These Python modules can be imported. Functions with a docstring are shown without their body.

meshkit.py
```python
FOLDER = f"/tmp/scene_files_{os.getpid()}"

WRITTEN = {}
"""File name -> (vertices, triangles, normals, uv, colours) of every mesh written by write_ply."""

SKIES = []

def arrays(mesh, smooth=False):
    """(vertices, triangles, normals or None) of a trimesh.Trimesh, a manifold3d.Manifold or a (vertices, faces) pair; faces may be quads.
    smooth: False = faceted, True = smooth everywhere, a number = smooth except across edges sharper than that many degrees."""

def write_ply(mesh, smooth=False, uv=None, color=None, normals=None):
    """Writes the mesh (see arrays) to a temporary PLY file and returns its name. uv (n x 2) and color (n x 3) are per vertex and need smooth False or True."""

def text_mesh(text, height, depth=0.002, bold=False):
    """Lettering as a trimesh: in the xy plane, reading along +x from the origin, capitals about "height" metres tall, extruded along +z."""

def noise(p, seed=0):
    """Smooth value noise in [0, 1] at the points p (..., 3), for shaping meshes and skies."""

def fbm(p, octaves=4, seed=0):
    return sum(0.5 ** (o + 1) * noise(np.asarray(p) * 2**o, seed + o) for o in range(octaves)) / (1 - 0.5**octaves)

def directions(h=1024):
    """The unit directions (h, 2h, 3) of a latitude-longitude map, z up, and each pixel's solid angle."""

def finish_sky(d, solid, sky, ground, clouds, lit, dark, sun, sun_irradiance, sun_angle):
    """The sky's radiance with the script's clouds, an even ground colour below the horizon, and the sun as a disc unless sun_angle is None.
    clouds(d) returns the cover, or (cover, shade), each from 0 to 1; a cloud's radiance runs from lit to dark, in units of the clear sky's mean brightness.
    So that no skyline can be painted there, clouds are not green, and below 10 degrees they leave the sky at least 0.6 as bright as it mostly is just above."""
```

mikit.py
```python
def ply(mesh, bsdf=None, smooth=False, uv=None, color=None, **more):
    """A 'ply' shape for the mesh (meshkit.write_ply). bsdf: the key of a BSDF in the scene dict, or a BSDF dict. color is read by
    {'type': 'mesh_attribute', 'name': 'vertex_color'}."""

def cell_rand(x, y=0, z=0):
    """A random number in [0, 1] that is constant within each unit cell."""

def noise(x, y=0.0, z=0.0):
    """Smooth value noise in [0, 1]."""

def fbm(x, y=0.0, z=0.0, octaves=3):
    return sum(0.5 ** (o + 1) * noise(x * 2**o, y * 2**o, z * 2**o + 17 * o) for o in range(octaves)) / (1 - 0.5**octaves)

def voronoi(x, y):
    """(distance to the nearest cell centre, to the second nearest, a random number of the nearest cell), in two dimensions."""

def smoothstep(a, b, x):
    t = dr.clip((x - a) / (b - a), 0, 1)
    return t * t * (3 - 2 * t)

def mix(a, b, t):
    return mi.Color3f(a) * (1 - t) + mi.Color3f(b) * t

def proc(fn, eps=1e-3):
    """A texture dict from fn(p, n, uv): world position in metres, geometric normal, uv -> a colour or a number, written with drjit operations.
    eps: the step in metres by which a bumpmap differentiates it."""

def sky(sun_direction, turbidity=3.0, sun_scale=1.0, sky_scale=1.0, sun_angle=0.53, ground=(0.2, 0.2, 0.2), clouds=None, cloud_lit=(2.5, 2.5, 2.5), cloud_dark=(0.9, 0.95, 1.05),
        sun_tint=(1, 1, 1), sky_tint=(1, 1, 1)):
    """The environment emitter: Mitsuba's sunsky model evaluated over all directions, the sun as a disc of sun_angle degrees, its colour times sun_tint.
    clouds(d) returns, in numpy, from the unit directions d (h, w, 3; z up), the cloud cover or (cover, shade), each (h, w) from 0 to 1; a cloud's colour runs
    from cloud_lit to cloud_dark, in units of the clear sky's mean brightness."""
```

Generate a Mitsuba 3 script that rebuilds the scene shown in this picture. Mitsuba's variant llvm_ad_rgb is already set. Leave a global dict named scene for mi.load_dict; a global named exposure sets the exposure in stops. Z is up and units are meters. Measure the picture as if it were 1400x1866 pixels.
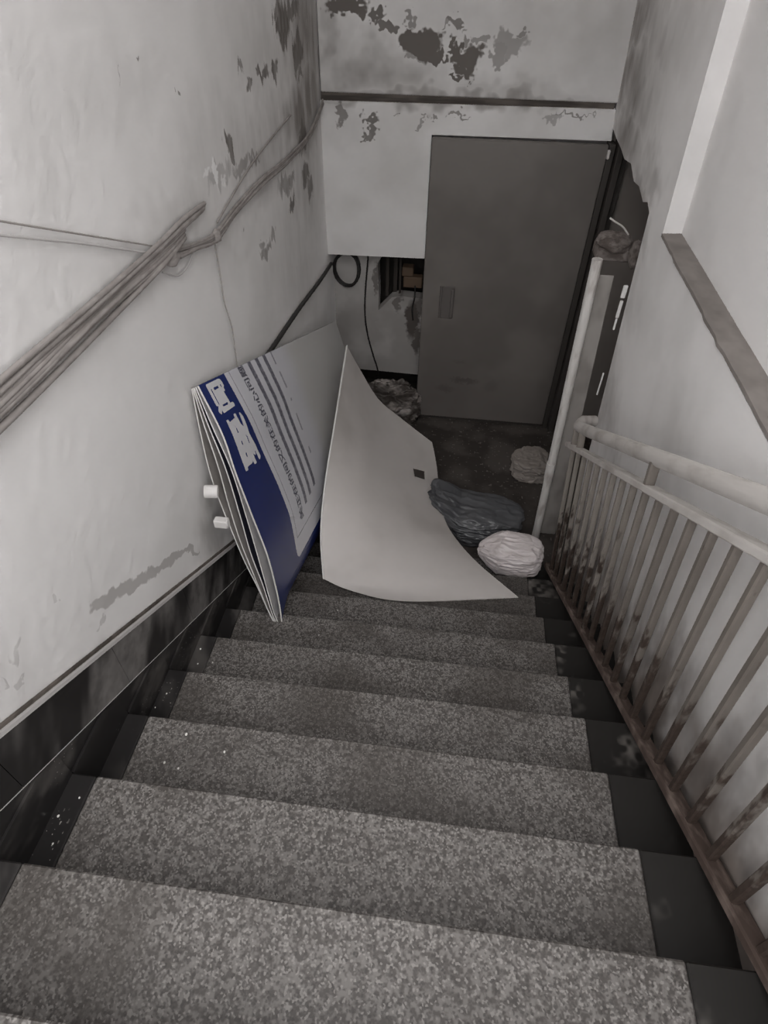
import math, json
import numpy as np, trimesh, drjit as dr, mitsuba as mi
import mikit, meshkit
from mikit import noise, fbm, voronoi, smoothstep, mix
from shapely.geometry import Polygon
T = mi.ScalarTransform4f
scene, labels = {'type': 'scene'}, {}

# ------------------------------------------------------------------ camera, sky, exposure
EYE = np.array([0.0, 0.0, 3.0106])
FWD = np.array([-0.07780452, 0.71980326, -0.68980412])
UP = np.array([-0.09341473, 0.68359411, 0.72385964])
scene['camera'] = {'type': 'perspective', 'fov': math.degrees(2 * math.atan(700 / 1078.32)), 'fov_axis': 'x', 'near_clip': 0.02,
                   'far_clip': 200.0, 'to_world': T().look_at(origin=EYE.tolist(), target=(EYE + FWD).tolist(), up=UP.tolist())}
exposure = 3.9
scene['sky'] = mikit.sky([0.2, -0.5, 0.8], turbidity=6.0, sun_scale=0.0, sky_scale=1.0, ground=(0.3, 0.3, 0.3),
                         clouds=lambda d: 1.0 + 0 * d[..., 0], cloud_lit=(2.5, 2.47, 2.47), cloud_dark=(2.5, 2.47, 2.47))

# ------------------------------------------------------------------ layout (metres, z up, +y down the stairs)
XL, XR, Y0, Z0, RISE, RUN = -0.844, 0.612, 0.3233, 1.5, 0.15, 0.25708
XS, XW, YB = -0.916, -0.93, 4.426
SLOPE = RISE / RUN
def nose(y): return Z0 - SLOPE * (y - Y0)
def wallx(y, z): return 0.84 - 0.05 * (z - 2.15) + 0.035 * (y - 2.7)

# ------------------------------------------------------------------ helpers
def tm(v, f): return trimesh.Trimesh(np.asarray(v, float), np.asarray(f, int), process=False)
def cat(ms): return trimesh.util.concatenate(list(ms))
def add(key, mesh, bsdf, smooth=False, label=None, category=None, group=None, kind=None, **kw):
    if not isinstance(mesh, dict):
        mesh = mikit.ply(mesh, bsdf, smooth=smooth, **kw)
    base, n = key, 0
    while key in scene:
        n += 1; key = f'{base}_{n:03d}'
    scene[key] = mesh
    tag(key, label, category, group, kind)
    return key
def tag(key, label=None, category=None, group=None, kind=None):
    d = {k: v for k, v in (('label', label), ('category', category), ('group', group), ('kind', kind)) if v}
    if d: labels[key] = d
def box(x0, x1, y0, y1, z0, z1, c=0.0):
    """box with chamfered edges"""
    lo, hi = np.minimum([x0, y0, z0], [x1, y1, z1]), np.maximum([x0, y0, z0], [x1, y1, z1])
    if c <= 0:
        return trimesh.creation.box(bounds=[lo, hi])
    P = []
    for a in range(3):
        l, h = lo + c, hi - c
        l[a], h[a] = lo[a], hi[a]
        P.append(trimesh.creation.box(bounds=[l, h]).vertices)
    return trimesh.convex.convex_hull(np.vstack(P))
def prism(poly, axis, d0, d1, holes=()):
    """polygon in the two axes other than `axis`, extruded along it"""
    m = trimesh.creation.extrude_polygon(Polygon(poly, holes), abs(d1 - d0), engine='earcut')
    v = m.vertices.copy(); out = np.zeros_like(v)
    o = [i for i in range(3) if i != axis]
    out[:, o[0]], out[:, o[1]], out[:, axis] = v[:, 0], v[:, 1], v[:, 2] + min(d0, d1)
    m = tm(out, m.faces); m.fix_normals()
    return m
def cr(P, n):
    """Catmull-Rom through the points, n samples"""
    P = np.asarray(P, float)
    if len(P) == 2: return P[0] + np.linspace(0, 1, n)[:, None] * (P[1] - P[0])
    Q = np.vstack([2 * P[0] - P[1], P, 2 * P[-1] - P[-2]])
    L = np.concatenate([[0], np.cumsum(np.linalg.norm(np.diff(P, axis=0), axis=1))])
    out = []
    for s in np.linspace(0, L[-1], n):
        i = min(max(np.searchsorted(L, s) - 1, 0), len(P) - 2)
        t = (s - L[i]) / max(L[i + 1] - L[i], 1e-9)
        a, b, c, d = Q[i:i + 4]
        out.append(0.5 * (2 * b + (c - a) * t + (2 * a - 5 * b + 4 * c - d) * t * t + (3 * b - a - 3 * c + d) * t ** 3))
    return np.array(out)
def tube(P, r, k=10, n=None, cap=True, squash=None):
    P = np.asarray(P, float)
    if n: P = cr(P, n)
    r = np.broadcast_to(np.asarray(r, float), (len(P),)) if np.ndim(r) == 0 or len(r) == len(P) else np.interp(np.linspace(0, 1, len(P)), np.linspace(0, 1, len(r)), r)
    tg = np.gradient(P, axis=0); tg /= np.linalg.norm(tg, axis=1, keepdims=True)
    u = np.cross(tg[0], [0, 0, 1.0]); u = u if np.linalg.norm(u) > 1e-3 else np.array([1.0, 0, 0]); u /= np.linalg.norm(u)
    V = []; a = np.arange(k) * 2 * np.pi / k
    for i in range(len(P)):
        u = u - tg[i] * (u @ tg[i]); u /= np.linalg.norm(u); w = np.cross(tg[i], u)
        V.append(P[i] + r[i] * (np.cos(a)[:, None] * u + np.sin(a)[:, None] * w))
    V = np.vstack(V); F = []
    for i in range(len(P) - 1):
        for j in range(k):
            q = [i * k + j, i * k + (j + 1) % k, (i + 1) * k + (j + 1) % k, (i + 1) * k + j]
            F += [[q[0], q[1], q[2]], [q[0], q[2], q[3]]]
    if cap:
        V = np.vstack([V, P[0], P[-1]]); a0 = len(V) - 2
        for j in range(k):
            F += [[a0, (j + 1) % k, j], [a0 + 1, (len(P) - 1) * k + j, (len(P) - 1) * k + (j + 1) % k]]
    m = tm(V, F); m.fix_normals(); return m
def grid_sheet(G, thick):
    """closed slab from a grid of points (n, m, 3), thickened by `thick` against its normals"""
    n, m = G.shape[:2]
    du, dv = np.gradient(G, axis=0), np.gradient(G, axis=1)
    N = np.cross(du, dv); N /= np.linalg.norm(N, axis=2, keepdims=True)
    B = G - N * thick
    V = np.vstack([G.reshape(-1, 3), B.reshape(-1, 3)]); o = n * m; F = []
    ix = lambda i, j: i * m + j
    for i in range(n - 1):
        for j in range(m - 1):
            a, b, c, d = ix(i, j), ix(i + 1, j), ix(i + 1, j + 1), ix(i, j + 1)
            F += [[a, b, c], [a, c, d], [o + a, o + c, o + b], [o + a, o + d, o + c]]
    for i in range(n - 1):
        for j, s in ((0, 1), (m - 1, 0)):
            a, b = ix(i, j), ix(i + 1, j)
            F += [[a, o + a, b], [b, o + a, o + b]] if s else [[a, b, o + a], [b, o + b, o + a]]
    for j in range(m - 1):
        for i, s in ((0, 0), (n - 1, 1)):
            a, b = ix(i, j), ix(i, j + 1)
            F += [[a, o + a, b], [b, o + a, o + b]] if s else [[a, b, o + a], [b, o + b, o + a]]
    uv = np.stack(np.meshgrid(np.linspace(0, 1, n), np.linspace(0, 1, m), indexing='ij'), -1).reshape(-1, 2)
    return tm(V, F), np.vstack([uv, uv]), N

# ------------------------------------------------------------------ materials
def mat(name, col, rough=0.6, bump=None, bscale=1.0, **kw):
    d = {'type': 'principled', 'base_color': col if isinstance(col, dict) else {'type': 'rgb', 'value': list(col)}, 'roughness': rough, 'specular': 0.4, **kw}
    if bump is not None:
        d = {'type': 'bumpmap', 'tex': mikit.proc(bump), 'scale': bscale, 'bsdf': d}
    scene[name] = {'type': 'twosided', 'bsdf': d}
    return name

def blobs(a, b, spec, warp=0.02, freq=14.0, edge=0.35):
    """ragged stains: spec rows (a, b, radius_a, radius_b, strength)"""
    wa = a + warp * (fbm(a * freq, b * freq, 3.0, 4) - 0.5) * 2 + warp * 0.6 * (noise(a * freq * 5, b * freq * 5, 9.0) - 0.5)
    wb = b + warp * (fbm(a * freq, b * freq, 8.0, 4) - 0.5) * 2 + warp * 0.6 * (noise(a * freq * 5, b * freq * 5, 4.0) - 0.5)
    m = mi.Float(0)
    for ca, cb, ra, rb, s in spec:
        d = dr.sqrt(dr.square((wa - ca) / ra) + dr.square((wb - cb) / rb))
        m = dr.maximum(m, s * (1 - smoothstep(1 - edge, 1 + edge, d)))
    return m

def band(a, b, pts, warp):
    wa = a + warp * (fbm(a * 18, b * 18, 2.0, 4) - 0.5) * 2.4
    wb = b + warp * (fbm(a * 18, b * 18, 6.0, 4) - 0.5) * 2.4
    m = mi.Float(0)
    for (a0, b0, r0), (a1, b1, r1) in zip(pts[:-1], pts[1:]):
        ll = (a1 - a0) ** 2 + (b1 - b0) ** 2
        t = dr.clip(((wa - a0) * (a1 - a0) + (wb - b0) * (b1 - b0)) / ll, 0, 1)
        d = dr.sqrt(dr.square(wa - a0 - t * (a1 - a0)) + dr.square(wb - b0 - t * (b1 - b0))) / (r0 + t * (r1 - r0))
        m = dr.maximum(m, 1 - smoothstep(0.75, 1.1, d))
    return m
SMEAR = [(0.933, 1.642, 0.022), (1.003, 1.592, 0.03), (1.084, 1.531, 0.02), (1.168, 1.493, 0.026), (1.25, 1.427, 0.024), (1.343, 1.375, 0.016), (1.439, 1.306, 0.013), (1.545, 1.204, 0.009)]
LEFT_STAINS, LEFT_SMUDGE_CORNER = ([(3.632, 2.734, 0.137, 0.078, 1), (3.915, 2.6, 0.121, 0.08, 0.9), (3.82, 2.774, 0.171, 0.046, 0.8), (3.199, 2.598, 0.091, 0.028, 0.9), (3.397, 2.583, 0.061, 0.037, 0.9), (2.979, 2.591, 0.039, 0.015, 0.8), (2.894, 2.657, 0.036, 0.011, 0.7), (3.531, 2.795, 0.062, 0.031, 0.8), (3.927, 2.491, 0.081, 0.03, 0.7), (2.929, 1.92, 0.091, 0.037, 0.6), (3.094, 1.931, 0.042, 0.035, 0.55), (2.884, 1.975, 0.036, 0.025, 0.5), (2.624, 2.423, 0.034, 0.059, 0.9), (2.618, 2.385, 0.025, 0.028, 0.8), (3.877, 2.201, 0.114, 0.071, 0.8), (3.912, 2.008, 0.104, 0.06, 0.85), (3.539, 1.975, 0.075, 0.037, 0.8), (3.458, 2.093, 0.165, 0.051, 0.6), (4.005, 1.908, 0.064, 0.056, 0.7), (2.454, 2.362, 0.122, 0.038, 0.35), (2.725, 2.331, 0.102, 0.028, 0.55), (2.925, 2.312, 0.083, 0.021, 0.6), (2.207, 2.7, 0.009, 0.006, 0.7), (1.978, 2.791, 0.007, 0.007, 0.7), (1.837, 2.726, 0.012, 0.006, 0.3), (2.662, 2.113, 0.01, 0.007, 0.8), (0.93, 1.564, 0.018, 0.025, 0.32), (0.656, 1.822, 0.017, 0.025, 0.3), (0.633, 1.735, 0.011, 0.017, 0.3), (0.59, 1.777, 0.012, 0.02, 0.3), (0.822, 1.781, 0.008, 0.01, 0.22)], [(4.228, 2.656, 0.562, 0.298, 0.9), (4.023, 2.324, 0.546, 0.203, 0.95), (3.274, 2.333, 0.852, 0.199, 0.45), (3.42, 2.659, 0.567, 0.168, 0.28), (2.034, 2.336, 0.24, 0.093, 0.35), (1.658, 2.299, 0.171, 0.084, 0.25), (3.902, 1.98, 0.417, 0.248, 0.42), (3.512, 1.73, 0.595, 0.399, 0.22), (2.595, 2.229, 0.38, 0.131, 0.22), (0.845, 1.561, 0.246, 0.367, 0.1), (0.667, 1.709, 0.085, 0.135, 0.18), (2.519, 2.481, 0.412, 0.14, 0.2), (1.871, 2.737, 0.215, 0.074, 0.12), (1.722, 1.176, 0.123, 0.165, 0.5)])
BACK_STAINS, BACK_SMUDGE = ([(-0.726, 2.773, 0.127, 0.038, 1), (-0.679, 2.741, 0.045, 0.045, 1), (-0.566, 2.723, 0.044, 0.034, 0.95), (-0.518, 2.68, 0.058, 0.02, 0.9), (-0.4, 2.715, 0.032, 0.035, 0.7), (-0.288, 2.6, 0.103, 0.083, 1), (-0.364, 2.629, 0.064, 0.056, 1), (-0.203, 2.543, 0.059, 0.026, 1), (-0.12, 2.697, 0.044, 0.022, 0.8), (-0.066, 2.636, 0.026, 0.03, 0.7), (-0.022, 2.53, 0.078, 0.069, 1), (-0.101, 2.572, 0.032, 0.047, 1), (-0.069, 2.449, 0.033, 0.017, 1), (-0.15, 2.684, 0.063, 0.013, 0.6), (0.191, 2.617, 0.094, 0.055, 0.55), (0.259, 2.681, 0.037, 0.02, 0.7), (0.135, 2.565, 0.039, 0.047, 0.6), (0.015, 2.625, 0.038, 0.025, 0.6), (-0.35, 2.531, 0.033, 0.021, 0.6), (-0.803, 2.248, 0.029, 0.066, 0.75), (-0.598, 2.234, 0.06, 0.035, 0.9), (-0.616, 2.165, 0.036, 0.043, 0.85), (-0.645, 2.124, 0.018, 0.031, 0.8), (-0.45, 2.239, 0.021, 0.011, 0.7), (-0.284, 2.251, 0.014, 0.012, 0.6), (-0.214, 2.248, 0.034, 0.012, 0.7), (-0.043, 2.259, 0.068, 0.011, 0.7), (0.627, 2.288, 0.118, 0.009, 0.7), (0.513, 2.273, 0.047, 0.02, 0.45), (-0.299, 2.215, 0.014, 0.024, 0.6)], [(-0.598, 2.479, 0.367, 0.124, 0.6), (-0.894, 2.641, 0.067, 0.239, 0.6), (-0.327, 2.419, 0.53, 0.071, 0.3), (-0.869, 2.485, 0.136, 0.225, 0.45), (-0.023, 2.387, 1.036, 0.055, 0.32), (0.098, 2.714, 0.55, 0.149, 0.2), (0.741, 2.606, 0.196, 0.261, 0.22), (-0.052, 2.345, 0.982, 0.04, 0.7), (-0.813, 2.173, 0.215, 0.124, 0.18), (-0.561, 1.963, 0.33, 0.201, 0.06)])
RIGHT_SMUDGE = [(4.36, 2.759, 0.591, 0.147, 0.75), (4.147, 2.492, 0.537, 0.168, 0.8), (3.656, 2.743, 0.385, 0.108, 0.35), (3.892, 2.594, 0.575, 0.159, 0.3), (3.899, 2.253, 0.407, 0.134, 0.75), (3.1, 2.308, 0.256, 0.07, 0.4), (3.299, 2.189, 0.214, 0.081, 0.6), (3.112, 2.785, 0.309, 0.12, 0.15), (3.025, 1.259, 0.386, 0.223, 0.5), (3.139, 1.827, 0.313, 0.16, 0.35), (1.889, 1.708, 0.27, 0.196, 0.22), (3.024, 2.076, 0.16, 0.073, 0.35)]
WHITE = (0.66, 0.648, 0.641)
DARK_TONE = (0.15, 0.135, 0.122)
PEEL = (0.125, 0.113, 0.103)

def plaster_left(p, n, uv):
    a, b = p.y, p.z
    c = mix(WHITE, (0.56, 0.55, 0.54), 0.55 * smoothstep(0.45, 0.75, fbm(a * 2.2, b * 2.2, 1.0, 4)))
    c = mix(c, DARK_TONE, dr.clip(0.85 * blobs(a, b, LEFT_SMUDGE_CORNER, 0.12, 4.0, 0.85) * (0.55 + 0.9 * fbm(a * 16, b * 5, 4.0, 4)), 0, 0.9))  # soft smudges, and a darker tone towards the back corner
    st = blobs(a * 1.0 + 0.05 * (noise(a * 40, b * 9, 2.0) - 0.5), b + 0.07 * (noise(a * 34, b * 6, 5.0) - 0.5), LEFT_STAINS, 0.035, 15.0, 0.22) * (0.8 + 0.35 * noise(a * 30, b * 22, 1.0))
    st = dr.clip(st, 0, 1)
    c = mix(c, (0.33, 0.315, 0.305), 0.8 * band(a, b, SMEAR, 0.032))
    c = mix(c, PEEL, st)
    return mix(c, (0.74, 0.735, 0.73), blobs(a, b, [(2.42, 2.38, .015, .055, .8), (2.33, 2.40, .04, .012, .7), (2.5, 2.35, .03, .02, .6)], 0.025, 20.0, 0.3))
def plaster_back(p, n, uv):
    a, b = p.x, p.z
    c = mix(WHITE, (0.52, 0.505, 0.49), 0.6 * smoothstep(0.42, 0.75, fbm(a * 2.6, b * 2.6, 5.0, 4)))
    c = mix(c, DARK_TONE, dr.clip(0.85 * blobs(a, b, BACK_SMUDGE, 0.10, 5.0, 0.8) * (0.5 + 1.0 * fbm(a * 9, b * 9, 6.0, 4)), 0, 0.9))
    return mix(c, PEEL, blobs(a, b, BACK_STAINS, 0.06, 13.0, 0.16))
def plaster_right(p, n, uv):
    a, b = p.y, p.z
    c = mix(WHITE, (0.54, 0.53, 0.52), 0.6 * smoothstep(0.45, 0.75, fbm(a * 2.4, b * 2.4, 12.0, 4)))
    c = mix(c, DARK_TONE, dr.clip(0.9 * blobs(a, b, RIGHT_SMUDGE, 0.12, 4.0, 0.8) * (0.5 + 1.0 * fbm(a * 8, b * 5, 9.0, 4)), 0, 0.9))
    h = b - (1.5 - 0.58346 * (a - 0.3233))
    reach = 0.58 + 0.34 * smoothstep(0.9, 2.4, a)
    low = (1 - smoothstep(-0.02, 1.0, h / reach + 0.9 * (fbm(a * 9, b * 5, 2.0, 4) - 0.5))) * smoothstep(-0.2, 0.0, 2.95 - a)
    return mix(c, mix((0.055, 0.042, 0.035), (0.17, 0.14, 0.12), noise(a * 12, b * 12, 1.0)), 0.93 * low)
def plaster_bump(p, n, uv):
    return fbm(p.x * 30 + p.y * 30, p.z * 30, p.x * 11, 4)
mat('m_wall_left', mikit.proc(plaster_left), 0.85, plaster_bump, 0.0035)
mat('m_wall_back', mikit.proc(plaster_back), 0.85, plaster_bump, 0.003)
mat('m_wall_right', mikit.proc(plaster_right), 0.85, plaster_bump, 0.0035)
mat('m_plaster', WHITE, 0.9)

def granite(p, n, uv):
    x, y, z = p.x, p.y, p.z
    d1, d2, r = voronoi(x * 230, y * 230 + z * 230)
    f = fbm(x * 120, y * 120, z * 120, 3)
    c = mix((0.058, 0.052, 0.048), (0.138, 0.129, 0.122), smoothstep(0.28, 0.72, f))
    c = mix(c, (0.25, 0.237, 0.227), 0.6 * smoothstep(0.80, 0.9, r))
    c = mix(c, (0.03, 0.027, 0.025), 0.6 * (1 - smoothstep(0.10, 0.2, r)))
    dirt = fbm(x * 3.5, y * 5, z * 2 + 3, 4)
    return mix(c, (0.045, 0.039, 0.034), 0.6 * smoothstep(0.38, 0.68, dirt + .05 * (x - .1) + .04 * (y - 1)))
mat('m_granite', mikit.proc(granite), 0.55)
def blackstone(p, n, uv):
    x, y, z = p.x, p.y, p.z
    dust = fbm(x * 9 + y * 4, y * 5, z * 9, 4)
    c = mix((0.016, 0.015, 0.015), (0.075, 0.07, 0.066), smoothstep(0.45, 0.8, dust))
    return mix(c, (0.34, 0.32, 0.30), 0.8 * smoothstep(0.90, 0.93, noise(x * 160, y * 160, z * 160)) * smoothstep(0.62, 0.75, noise(x * 9, y * 9, z * 9)))
mat('m_blackstone', mikit.proc(blackstone), 0.22)
def dustystone(p, n, uv):
    x, y, z = p.x, p.y, p.z
    dust = fbm(x * 8, y * 9, z * 3, 4)
    return mix((0.012, 0.011, 0.010), (0.13, 0.12, 0.11), smoothstep(0.55, 0.85, dust) * smoothstep(.3, .6, noise(x * 40, y * 40, z * 8)))
def skirt_sheen(p, n, uv):
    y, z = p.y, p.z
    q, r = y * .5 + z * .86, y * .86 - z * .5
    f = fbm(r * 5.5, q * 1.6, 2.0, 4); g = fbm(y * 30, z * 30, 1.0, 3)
    return mix((0.014, 0.013, 0.013), (0.20, 0.19, 0.183), smoothstep(0.42, 0.74, f) * (0.7 + 0.6 * (g - .5)))  # grey reflections and dust painted into the black stone as diagonal streaks
mat('m_skirt_sheen', mikit.proc(skirt_sheen), 0.3)
mat('m_joint_highlight', (0.36, 0.35, 0.34), 0.8)  # joint kept pale to stand in for highlights on the panel edges
mat('m_dustystone', mikit.proc(dustystone), 0.45)
mat('m_bouncefloor', (0.42, 0.41, 0.40), 0.8)
mat('m_grout', (0.40, 0.39, 0.38), 0.8)
def landing(p, n, uv):
    f = fbm(p.x * 6, p.y * 6, 1.0, 4)
    c = mix((0.040, 0.034, 0.030), (0.075, 0.066, 0.059), smoothstep(0.35, 0.7, f))
    return mix(c, (0.24, 0.22, 0.205), 0.45 * smoothstep(0.86, 0.93, noise(p.x * 60, p.y * 60, 0.0)))
mat('m_landing', mikit.proc(landing), 0.8)
def doorpaint(p, n, uv):
    f = fbm(p.x * 3, p.z * 3, 2.0, 4)
    c = mix((0.155, 0.142, 0.131), (0.122, 0.111, 0.102), smoothstep(0.3, 0.75, f))
    low = 1 - smoothstep(0.25, 0.6, p.z + 0.3 * (fbm(p.x * 5, p.z * 9, 4.0, 4) - 0.5))
    c = mix(c, (0.12, 0.108, 0.10), 0.5 * low)
    return mix(c, (0.07, 0.06, 0.055), 0.6 * blobs(p.x, p.z, [(0.18, 0.42, .1, .025, 1), (0.02, .33, .06, .03, .7), (0.4, .38, .05, .05, .5), (0.12, .58, .04, .02, .5)], 0.03, 16.0, 0.6))
mat('m_door', mikit.proc(doorpaint), 0.5)
mat('m_doordark', (0.045, 0.04, 0.036), 0.7)
mat('m_handle', (0.11, 0.10, 0.094), 0.45)
mat('m_oldwood_shade', mikit.proc(lambda p, n, uv: mix((0.045, 0.038, 0.033), (0.11, 0.095, 0.084), smoothstep(0.3, 0.75, fbm(p.x * 5 + p.y * 5, p.z * 40, 1.0, 4)))), 0.85)
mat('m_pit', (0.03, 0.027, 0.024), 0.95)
def cavity(p, n, uv):
    a, b = p.x, p.z
    c = mix((0.38, 0.365, 0.352), (0.27, 0.257, 0.245), smoothstep(0.3, 0.75, fbm(a * 4, b * 4, 3.0, 4)))
    return mix(c, (0.06, 0.050, 0.044), 0.95 * blobs(a, b, [(-.30, .80, .055, .17, 1), (-.25, .62, .04, .13, .9), (-.42, .92, .03, .06, .7), (-.60, 1.12, .02, .12, .7), (-.26, .9, .05, .08, .8)], 0.035, 14.0, 0.3))
mat('m_cavity', mikit.proc(cavity), 0.9)
mat('m_blackcable', (0.018, 0.017, 0.016), 0.5)
mat('m_dustcable', mikit.proc(lambda p, n, uv: mix((0.16, 0.143, 0.135), (0.30, 0.28, 0.268), fbm(p.x * 60, p.y * 25, p.z * 60, 3))), 0.85)
mat('m_greycable', (0.27, 0.255, 0.24), 0.8)
mat('m_palecable', (0.42, 0.41, 0.40), 0.8)
def railpaint(p, n, uv):
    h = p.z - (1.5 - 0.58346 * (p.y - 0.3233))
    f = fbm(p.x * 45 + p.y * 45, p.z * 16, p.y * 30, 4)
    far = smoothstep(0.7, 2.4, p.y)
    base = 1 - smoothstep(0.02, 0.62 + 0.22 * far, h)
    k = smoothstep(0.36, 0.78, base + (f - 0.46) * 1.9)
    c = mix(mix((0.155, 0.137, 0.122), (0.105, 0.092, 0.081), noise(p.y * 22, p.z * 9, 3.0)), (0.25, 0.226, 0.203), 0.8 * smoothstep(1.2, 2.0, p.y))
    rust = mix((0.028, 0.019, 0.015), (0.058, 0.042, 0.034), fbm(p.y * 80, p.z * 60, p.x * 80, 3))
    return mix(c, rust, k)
mat('m_rail', mikit.proc(railpaint), 0.6)
mat('m_railtop', mikit.proc(lambda p, n, uv: mix((0.42, 0.40, 0.38), (0.30, 0.278, 0.256), smoothstep(0.4, 0.85, fbm(p.y * 9, p.z * 9, p.x * 30, 4)))), 0.5)
mat('m_railbase', mikit.proc(lambda p, n, uv: mix((0.055, 0.038, 0.031), (0.14, 0.108, 0.092), smoothstep(0.4, 0.8, fbm(p.y * 18, p.z * 18, p.x * 50, 4)))), 0.8)
mat('m_pipe', mikit.proc(lambda p, n, uv: mix((0.56, 0.54, 0.52), (0.36, 0.33, 0.31), smoothstep(0.5, 0.8, fbm(p.x * 30, p.y * 30, p.z * 7, 4)))), 0.45)
mat('m_greyboard', mikit.proc(lambda p, n, uv: mix((0.30, 0.282, 0.265), (0.20, 0.184, 0.17), smoothstep(0.4, 0.75, fbm(p.x * 9, p.y * 9, p.z * 4, 4)))), 0.7)
mat('m_sideroom', (0.26, 0.235, 0.215), 0.9)
mat('m_rubble', mikit.proc(lambda p, n, uv: mix((0.075, 0.062, 0.055), (0.16, 0.14, 0.13), smoothstep(0.35, 0.7, fbm(p.x * 30, p.y * 30, p.z * 30, 4)))), 0.95)
mat('m_ledge', mikit.proc(lambda p, n, uv: mix((0.125, 0.112, 0.103), (0.22, 0.20, 0.187), fbm(p.x * 20, p.y * 12, 1.0, 4))), 0.95)
mat('m_foamboard', mikit.proc(lambda p, n, uv: mix((0.53, 0.50, 0.482), (0.45, 0.422, 0.402), smoothstep(0.35, 0.8, fbm(p.x * 3, p.y * 3, p.z * 3, 4)))), 0.6)
mat('m_hole', (0.05, 0.043, 0.038), 0.9)
mat('m_blackbag', mikit.proc(lambda p, n, uv: mix((0.065, 0.067, 0.072), (0.105, 0.107, 0.112), fbm(p.x * 12, p.y * 12, p.z * 12, 3))), 0.28, lambda p, n, uv: fbm(p.x * 26, p.y * 26, p.z * 50, 4), 0.012)
mat('m_whitebag', mikit.proc(lambda p, n, uv: mix((0.62, 0.57, 0.565), (0.48, 0.43, 0.42), smoothstep(0.4, 0.8, fbm(p.x * 14, p.y * 40, p.z * 25, 4)))), 0.32, lambda p, n, uv: fbm(p.x * 16, p.y * 70, p.z * 70, 4), 0.005)
mat('m_ragbag', mikit.proc(lambda p, n, uv: mix((0.20, 0.175, 0.155), (0.34, 0.31, 0.285), fbm(p.x * 12, p.y * 12, p.z * 12, 4))), 0.8, lambda p, n, uv: fbm(p.x * 22, p.y * 22, p.z * 22, 4), 0.02)
mat('m_junkbag', mikit.proc(lambda p, n, uv: mix((0.07, 0.06, 0.053), (0.30, 0.27, 0.25), smoothstep(0.45, 0.75, fbm(p.x * 11, p.y * 11, p.z * 11, 4)))), 0.4, lambda p, n, uv: fbm(p.x * 25, p.y * 25, p.z * 25, 4), 0.02)
mat('m_brownbox', (0.10, 0.068, 0.045), 0.8)
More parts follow.
